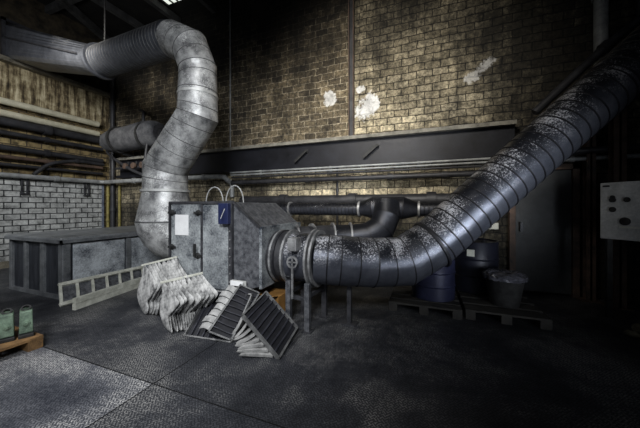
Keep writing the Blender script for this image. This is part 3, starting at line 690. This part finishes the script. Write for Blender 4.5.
bag_filter((-3.15,2.24,.585), (-2.74,2.375,.69), [(0,0),(.18,.05),(.36,.12),(.42,.17),(.26,.30),(.12,.40),(.12,.50),(.02,.57),(-.10,.54),(-.20,.44),(-.19,.32),(-.07,.12)], 9, 'pale striped bag filter with drooping pockets, the one farther back against the cabinet')
bag_filter((-2.63,2.07,.475), (-2.33,2.36,.54), [(0,0),(.18,.04),(.35,.085),(.41,.125),(.28,.23),(.14,.34),(.15,.41),(.25,.46),(.12,.475),(.02,.43),(-.05,.31),(-.03,.12)], 9, 'pale striped bag filter with drooping pockets, the one in front')


def framed_filter(BL, BR, TL, nsl, along, label, depth=.034, rw=.014):
    """bag filter seen into its open frame: rails, dividers along 'h' (BL-BR) or 'v' (BL-TL)"""
    BL, BR, TL = V(BL), V(BR), V(TL); a = BR-BL; b = TL-BL; ah, bh_ = a.normalized(), b.normalized()
    n = a.cross(b).normalized()
    if n.dot(V((0,0,1.3))-BL+V((0,0,0))) < 0 and n.dot(-BL+V((0,0,1.3))) < 0: n = -n
    t = thing('bag_filter', tuple(BL*.5+BR*.5-V((0,0,min(BL.z,BR.z)))), label, 'filter', 'loose bag filters on the floor')
    for o, e, w in ((BL, a, bh_*rw), (TL-bh_*rw, a, bh_*rw), (BL, b, ah*rw), (BR-ah*rw, b, ah*rw)):
        bm = BM(); obox(bm, o, e, w, -n*depth); ob('frame_rail', bm, 'fframe', t)
    bm = BM(); obox(bm, BL+ah*.01+bh_*.01-n*(depth-.004), a-ah*.02, b-bh_*.02, -n*.01); ob('dark_backing', bm, 'fdark', t)  # black sheet painted in for the dark inside between the dividers
    p, q = (a, b) if along == 'h' else (b, a); ph, qh = p.normalized(), q.normalized()
    for k in range(1, nsl):
        c = BL + q*(k/nsl) + ph*rw; p_ = p - ph*rw*2
        bm = BM(); seg = 6; prev = None
        for s_ in range(seg):
            w0 = .003*math.sin(3.2*s_/seg*PI/2+k); w1 = .003*math.sin(3.2*(s_+1)/seg*PI/2+k)
            p0 = c+p_*(s_/seg)+qh*w0-n*.006; p1 = c+p_*((s_+1)/seg)+qh*w1-n*.006
            hexa(bm, [p0-qh*.005, p0+qh*.005, p1+qh*.005, p1-qh*.005, p0-qh*.008-n*.03, p0+qh*.008-n*.03, p1+qh*.008-n*.03, p1-qh*.008-n*.03])
        ob('divider', bm, 'fslat', t)
    return t, BL, BR, TL, n
def fan_sheet(t, p0, p1, q1, q0, sag, mat='fleece', th=.02):
    """pleated pocket seen on edge: quad p0-p1 (at the frame) to q0-q1 (its free end), bowed"""
    bm = BM(); p0, p1, q0, q1 = V(p0), V(p1), V(q0), V(q1); S = 8; rows = []
    n = (p1-p0).cross(q0-p0).normalized()
    for s_ in range(S+1):
        f = s_/S; w = V((0,0,sag*math.sin(PI*f)))
        tk = th*(.35+.65*math.sin(PI*(.12+.88*f))**.5)
        a = p0.lerp(q0,f)+w; b = p1.lerp(q1,f)+w
        rows.append([bm.verts.new(x) for x in (a-n*tk/2, b-n*tk/2, b+n*tk/2, a+n*tk/2)])
    for s_ in range(S):
        for j in range(4): bm.faces.new((rows[s_][j], rows[s_][(j+1)%4], rows[s_+1][(j+1)%4], rows[s_+1][j]))
    bm.faces.new(rows[0][::-1]); bm.faces.new(rows[-1])
    return ob('pocket', bm, mat, t, smooth=True)
# leaning at the back, half hidden
f3 = framed_filter((-2.25,2.02,.005), (-1.71,2.08,.005), (-2.235,2.34,.375), 8, 'v', 'dark framed bag filter leaning on the cabinet, half hidden behind two others')
# half width one, on its corner
f4 = framed_filter((-1.885,1.965,.13), (-1.715,2.085,.02), (-1.825,2.365,.475), 9, 'h', 'narrow dark framed bag filter tilted between the two wider framed ones')
t4, BL4, BR4, TL4, n4 = f4
for k in range(7):
    f = .04+k*.125; e = BL4.lerp(TL4, f)-n4*.03
    tip = e + V((-.115-.02*math.sin(k*1.7), -.01, -.012+.014*k*.4)) - n4*.02
    fan_sheet(t4, e, e+(TL4-BL4).normalized()*.06, tip+(TL4-BL4)*.13, tip+(TL4-BL4)*.02, .012, th=.016)
# right hand one, propped over its pockets
f5 = framed_filter((-1.14,2.0,.012), (-1.185,2.46,.085), (-1.52,2.0,.335), 8, 'h', 'dark framed bag filter at the right end with pale pockets fanned below it')
t5, B5, R5, L5, n5 = f5
for k in range(8):
    f = .05+k*.12
    e = L5.lerp(B5, f)-n5*.045; tip = V((-1.615+.018*k+(.02 if k % 2 else 0), 1.975-.012*k, .135-.0165*k+.012))
    e2 = e + (R5-B5)*.8; tip2 = tip + V((-.04,.33,0))
    fan_sheet(t5, e, e2, tip2, tip, -.012 if k < 5 else .004, th=.022)

# boxes behind the filters
t = thing('cardboard_box', (-1.68,2.72,0), 'small orange brown cardboard box under the cabinet hood', 'box')
bm = BM(); box(bm, (-1.86,2.60,0), (-1.50,2.88,.30)); ob('carton', bm, 'orange', t, bevel=.004)
bm = BM(); obox(bm, (-1.86,2.60,.302), (.36,0,0), (0,-.10,.03), (0,0,.006)); ob('flap', bm, 'orange', t)
t = thing('pale_board', (-1.93,2.40,0), 'pale board standing on edge behind the narrow framed filter', 'board')
bm = BM(); obox(bm, (-2.02,2.395,.0), (.23,.0,0), (0,.02,.49), (0,.012,0)); ob('sheet', bm, 'palecard', t)
bm = BM(); obox(bm, (-1.97,2.382,.44), (.16,0,0), (0,.003,.05), (0,.01,0)); ob('edge_strip', bm, 'paper', t)

# ------------------------------------------------------------------ pallet with green castings, lower left
t = thing('wooden_pallet', (-3.7,1.0,0), 'bright wooden pallet under the green castings at the left edge', 'pallet')
for k in range(5):
    bm = BM(); box(bm, (-3.28-.19*k-.15,.5,.09), (-3.28-.19*k,1.40,.112)); ob('deck_board', bm, 'wood', t)
for k in range(3):
    bm = BM(); box(bm, (-4.19,.5+.40*k,.0), (-3.285,.5+.40*k+.10,.09)); ob('bearer', bm, 'wood', t)
f_ = V((.93,-.36,0)); s_ = V((.36,.93,0)); up = V((0,0,1))
for i, c in enumerate((V((-3.385,1.325,.112)), V((-3.42,1.235,.112)), V((-3.455,1.145,.112)))):
    t = thing('motor_casting', tuple(c), 'chipped green cast motor housing on the pallet, %s' % ('the right hand one at the pallet end','second from the pallet end','third from the pallet end')[i], 'motor', 'green castings on the pallet')
    c = c - f_*.06 - s_*.02*i; w0, w1, d0, h0, h1 = .045, .041, .10, .035, .225
    P = lambda a, b, z: c + s_*a + f_*b + up*z
    bm = BM(); hexa(bm, [P(-w0,d0*.8,h0),P(w0,d0*.8,h0),P(w0,-d0,h0),P(-w0,-d0,h0),P(-w1,d0*.5,h1),P(w1,d0*.5,h1),P(w1,-d0,h1),P(-w1,-d0,h1)]); ob('casing', bm, 'green', t, bevel=.008)
    bm = BM(); obox(bm, P(-w0-.004,-d0,0), s_*(w0*2+.008), f_*d0*2, up*.03); ob('foot', bm, 'ironb', t, bevel=.004)
    bm = BM()
    for k in range(2): lathe_ring(bm, P(0,-.07+.05*k,h1-.01+.02*k), f_*.6+up*.8, [(0,.022),(0,.034),(.012,.034),(.012,.022)], 20)
    ob('cooling_fins', bm, 'ironb', t, smooth=True)
    bm = BM(); lathe(bm, P(0,d0*.62,.12), tuple(f_), [(0,.026),(.012,.026),(.014,.014),(.024,.012)], 14); ob('shaft_boss', bm, 'green', t, smooth=True)

# ------------------------------------------------------------------ drums, bucket, pallets at right
def pallet(x0, y0, x1, y1, label):
    t = thing('wooden_pallet', ((x0+x1)/2,(y0+y1)/2,0), label, 'pallet')
    nb = 5
    for k in range(nb):
        w = (y1-y0)/nb; bm = BM(); box(bm, (x0,y0+k*w,.09), (x1,y0+k*w+w*.72,.112)); ob('deck_board', bm, 'wooddark', t)
    for k in range(3):
        x = x0+(x1-x0-.1)*k/2; bm = BM(); box(bm, (x,y0,0), (x+.1,y1,.09)); ob('bearer', bm, 'wooddark', t)
pallet(-.42,3.45,.40,4.3, 'dark oily wooden pallet under the navy drum')
pallet(.44,3.5,1.24,4.74, 'dark oily wooden pallet under the lidded tub and black drum')
def drum(x, y, z, r, h, mat, label):
    t = thing('steel_drum', (x,y,z), label, 'drum')
    prof = [(0,r*.97),(.01,r),(h*.31,r),(h*.325,r*1.035),(h*.34,r),(h*.64,r),(h*.655,r*1.035),(h*.67,r),(h-.012,r),(h,r*1.02),(h,r*.95),(h-.02,r*.94)]
    bm = BM(); lathe(bm, (x,y,z), (0,0,1), prof, 40); ob('shell', bm, mat, t, smooth=True)
    bm = BM(); lathe(bm, (x+.1,y-.1,z+h-.02), (0,0,1), [(0,.03),(.02,.03)], 14); ob('bung', bm, 'frame', t)
    return t
drum(.10,3.88,.112,.265,.52,'drum','navy blue steel drum on a pallet beneath the dark duct')
d2 = drum(.66,4.43,.112,.30,.70,'drumdark','blackened steel drum with pale label behind the lidded tub')
bm = BM()
for k in range(6):
    a0 = -PI/2-.42+k*.05; a1 = a0+.05
    hexa(bm, [(.66+r*math.cos(a),4.43+r*math.sin(a),z) for z in (.62,.71) for r, a in ((.302,a0),(.302,a1),(.306,a1),(.306,a0))])
ob('drum_label', bm, 'label', d2)
t = thing('lidded_tub', (.90,3.86,.112), 'black tapered tub with crumpled plastic cover on the right hand pallet', 'tub')
bm = BM(); lathe(bm, (.90,3.86,.112), (0,0,1), [(0,.15),(.02,.155),(.34,.205),(.35,.215),(.37,.215),(.37,.20)], 32); ob('shell', bm, 'ironb', t, smooth=True)
bm = BM(); lathe(bm, (.90,3.86,.478), (0,0,1), [(-.05,.228),(-.01,.228),(.012,.20),(.03,.14),(.022,.07),(.03,.02)], 40)
for v in bm.verts: v.co += V((random.uniform(-.008,.008), random.uniform(-.008,.008), random.uniform(-.006,.008)))
ob('plastic_cover', bm, 'plastic', t)
t = thing('wall_switch_box', (.98,4.88,.94), 'small pale junction box on the dark wall above the black drum', 'switch box')
bm = BM(); box(bm, (.90,4.86,.94), (1.06,4.925,1.04)); ob('case', bm, 'label', t, bevel=.006)
bm = BM(); box(bm, (.92,4.853,.96), (.97,4.86,1.02)); ob('cover', bm, 'panel', t)
bm = BM(); tube(bm, [(1.03,4.89,1.04),(1.03,4.89,1.9)], .012, 8); ob('cable', bm, 'pipedark', t)

# posts, pipes and panel at right
for x, y, lab, w in ((2.10,4.78,'left one, beside the steel door',.10), (2.30,4.60,'right one, behind the control panel',.12)):
    t = thing('steel_post', (x,y,0), 'rusty dark upright steel post, %s' % lab, 'post', 'steel posts at right')
    bm = BM(); box(bm, (x-w/2,y-w/2,0), (x+w/2,y-w/2+.015,2.55)); box(bm, (x-w/2,y+w/2-.015,0), (x+w/2,y+w/2,2.55)); ob('flange', bm, 'rust', t)
    bm = BM(); box(bm, (x-.01,y-w/2,0), (x+.01,y+w/2,2.55)); ob('web', bm, 'rust', t)
    bm = BM(); box(bm, (x-.11,y-.09,0), (x+.11,y+.09,.02)); ob('base_plate', bm, 'rust', t)
pipe_thing('wall_pipe', [(1.30,4.70,2.05),(4.25,4.70,2.05)], .045, 'pipedark', 'upper black pipe on the back wall right of the dark duct', 'pipe', clips=[((1.9,4.70,2.05),(1,0,0))])
pipe_thing('wall_pipe', [(1.05,4.76,1.95),(4.25,4.76,1.95)], .03, 'pipegrey', 'thin grey pipe just below the upper black pipe at right', 'pipe', clips=[((1.9,4.76,1.95),(1,0,0))])
pipe_thing('wall_pipe', [(2.25,4.84,2.9),(2.25,4.84,5.95)], .075, 'pipegrey', 'pale vertical pipe at the top right above the dark duct', 'pipe', clips=[((2.25,4.84,4.2),(0,0,1))], n=20)
pipe_thing('wall_pipe', [(2.66,4.86,2.9),(2.66,4.86,5.95)], .05, 'pipedark', 'dark vertical pipe right of the pale one at top right', 'pipe', clips=[((2.66,4.86,4.2),(0,0,1))], n=16)
pipe_thing('sloping_pipe', [(1.45,4.66,2.62),(2.2,4.64,3.38),(4.2,4.62,5.0)], .055, 'pipedark', 'dark sloping pipe running above the big duct at top right', 'pipe', clips=[((2.2,4.64,3.38),(.7,0,.6))], n=16)
t = thing('control_panel', (2.1,3.98,.9), 'pale grey control panel with dark round openings at the right edge', 'control panel')
pa, pb = V((1.93,4.17,0)), V((2.26,3.78,0)); e = pb-pa; en = V((e.y,-e.x,0)).normalized()
if en.dot(-pa) < 0: en = -en
bm = BM(); obox(bm, pa+V((0,0,.92)), e, -en*.12, (0,0,.65)); ob('enclosure', bm, 'panel', t, bevel=.008)
for fx, z, r in ((.22,1.37,.03),(.22,1.26,.03),(.45,1.37,.028),(.42,1.13,.045),(.22,1.40,.022)):
    bm = BM(); lathe(bm, pa+e*fx+V((0,0,z))+en*.0, tuple(en), [(0,r),(.012,r),(.012,r*.6)], 18); ob('button', bm, 'ironb', t)
bm = BM(); obox(bm, pa+e*.05+V((0,0,1.52))+en*.002, e*.12, (0,0,.02), en*.003); ob('name_plate', bm, 'ironb', t)
bm = BM(); obox(bm, pa+e*.33+V((0,0,1.055))+en*.002, e*.5, (0,0,.022), en*.004); ob('rating_strip', bm, 'label', t)
for f in (.1,.9):
    c = pa+e*f-en*.06; bm = BM(); box(bm, (c.x-.025,c.y-.025,0), (c.x+.025,c.y+.025,.92)); ob('leg', bm, 'ironb', t)
# rubble by the right edge
for i, (x, y, s) in enumerate(((2.05,3.70,.10),(2.22,3.62,.13),(2.12,3.50,.07),(1.92,3.62,.06),(2.30,3.40,.10))):
    bm = BM(); bmesh.ops.create_icosphere(bm, subdivisions=2, radius=s)
    for v in bm.verts:
        v.co *= random.uniform(.78,1.1); v.co.z *= .6
    mz = min(v.co.z for v in bm.verts)
    for v in bm.verts: v.co += V((x,y,-mz))
    o = ob('rubble_lump', bm, 'rubble')
    tag(o, 'dusty rubble lump near the control panel, %s' % ('the one under its near leg','the largest','the small one in front','the smallest at left','the one nearest the camera')[i], 'rubble', 'rubble lumps at right')

# ------------------------------------------------------------------ camera
cam = bpy.data.cameras.new('camera'); co = bpy.data.objects.new('camera', cam); C.objects.link(co)
co.location = (0,0,1.3); co.rotation_euler = (PI/2,0,math.radians(21.2))
cam.sensor_width = 36; cam.lens = 270/640*36; cam.shift_y = -8/640; cam.clip_start = .05
bpy.context.scene.camera = co

# ------------------------------------------------------------------ light
def lamp(kind, name, loc, target, energy, color, **kw):
    l = bpy.data.lights.new(name, kind); l.energy = energy; l.color = color
    for k, v in kw.items(): setattr(l, k, v)
    o = bpy.data.objects.new(name, l); C.objects.link(o); o.location = loc
    o.rotation_euler = (V(target)-V(loc)).to_track_quat('-Z','Y').to_euler(); return o
lamp('SPOT', 'soft_key', (.3,-1.6,3.6), (-2.9,3.2,1.2), 1150, (.93,.965,1), spot_size=math.radians(64), spot_blend=1.0, shadow_soft_size=.6)  # added key from behind the camera, its source unseen
lamp('SPOT', 'wall_fill', (-1.0,.6,4.4), (-.9,4.93,2.75), 840, (1,.95,.86), spot_size=math.radians(76), spot_blend=1.0, shadow_soft_size=.5)  # added spot to brighten the middle of the back brickwork
lamp('SPOT', 'left_fill', (-4.2,-.8,4.0), (-8.0,3.6,1.6), 850, (.96,.98,1), spot_size=math.radians(80), spot_blend=1.0, shadow_soft_size=.6)  # unseen spot put in to light the left wall
lamp('SPOT', 'floor_fill', (-2.6,-.6,4.0), (-2.2,1.4,0), 560, (.97,.98,1), spot_size=math.radians(58), spot_blend=1.0, shadow_soft_size=.5)  # added spot that makes the pool of light on the plates
lamp('SPOT', 'roof_fill', (-3.2,.4,3.2), (-6.9,3.9,5.6), 130, (.95,.97,1), spot_size=math.radians(60), spot_blend=1.0, shadow_soft_size=.4)  # added upward spot so the rafters show, no fixture there
lamp('SPOT', 'corner_fill', (-4.7,1.2,4.3), (-6.3,4.93,3.1), 420, (1,.96,.88), spot_size=math.radians(58), spot_blend=1.0, shadow_soft_size=.3)  # extra unseen spot lifting the bricks around the tank
lamp('SPOT', 'low_wall_fill', (-.6,.8,1.9), (-1.0,4.93,1.7), 75, (1,.97,.9), spot_size=math.radians(56), spot_blend=1.0, shadow_soft_size=.4)  # added weak spot lifting the brick strip under the girder
lamp('AREA', 'duct_fill', (2.4,.6,1.0), (.5,3.5,1.5), 13, (.86,.92,1.0), size=1.2, spread=math.radians(50))  # added area light giving the dark duct its highlight, no real window
w = bpy.data.worlds.new('world'); bpy.context.scene.world = w; w.use_nodes = True
w.node_tree.nodes['Background'].inputs[0].default_value = (.75,.85,1,1); w.node_tree.nodes['Background'].inputs[1].default_value = .09
vs = bpy.context.scene.view_settings
vs.view_transform = 'Standard'; vs.look = 'None'; vs.exposure = 0; vs.gamma = 1
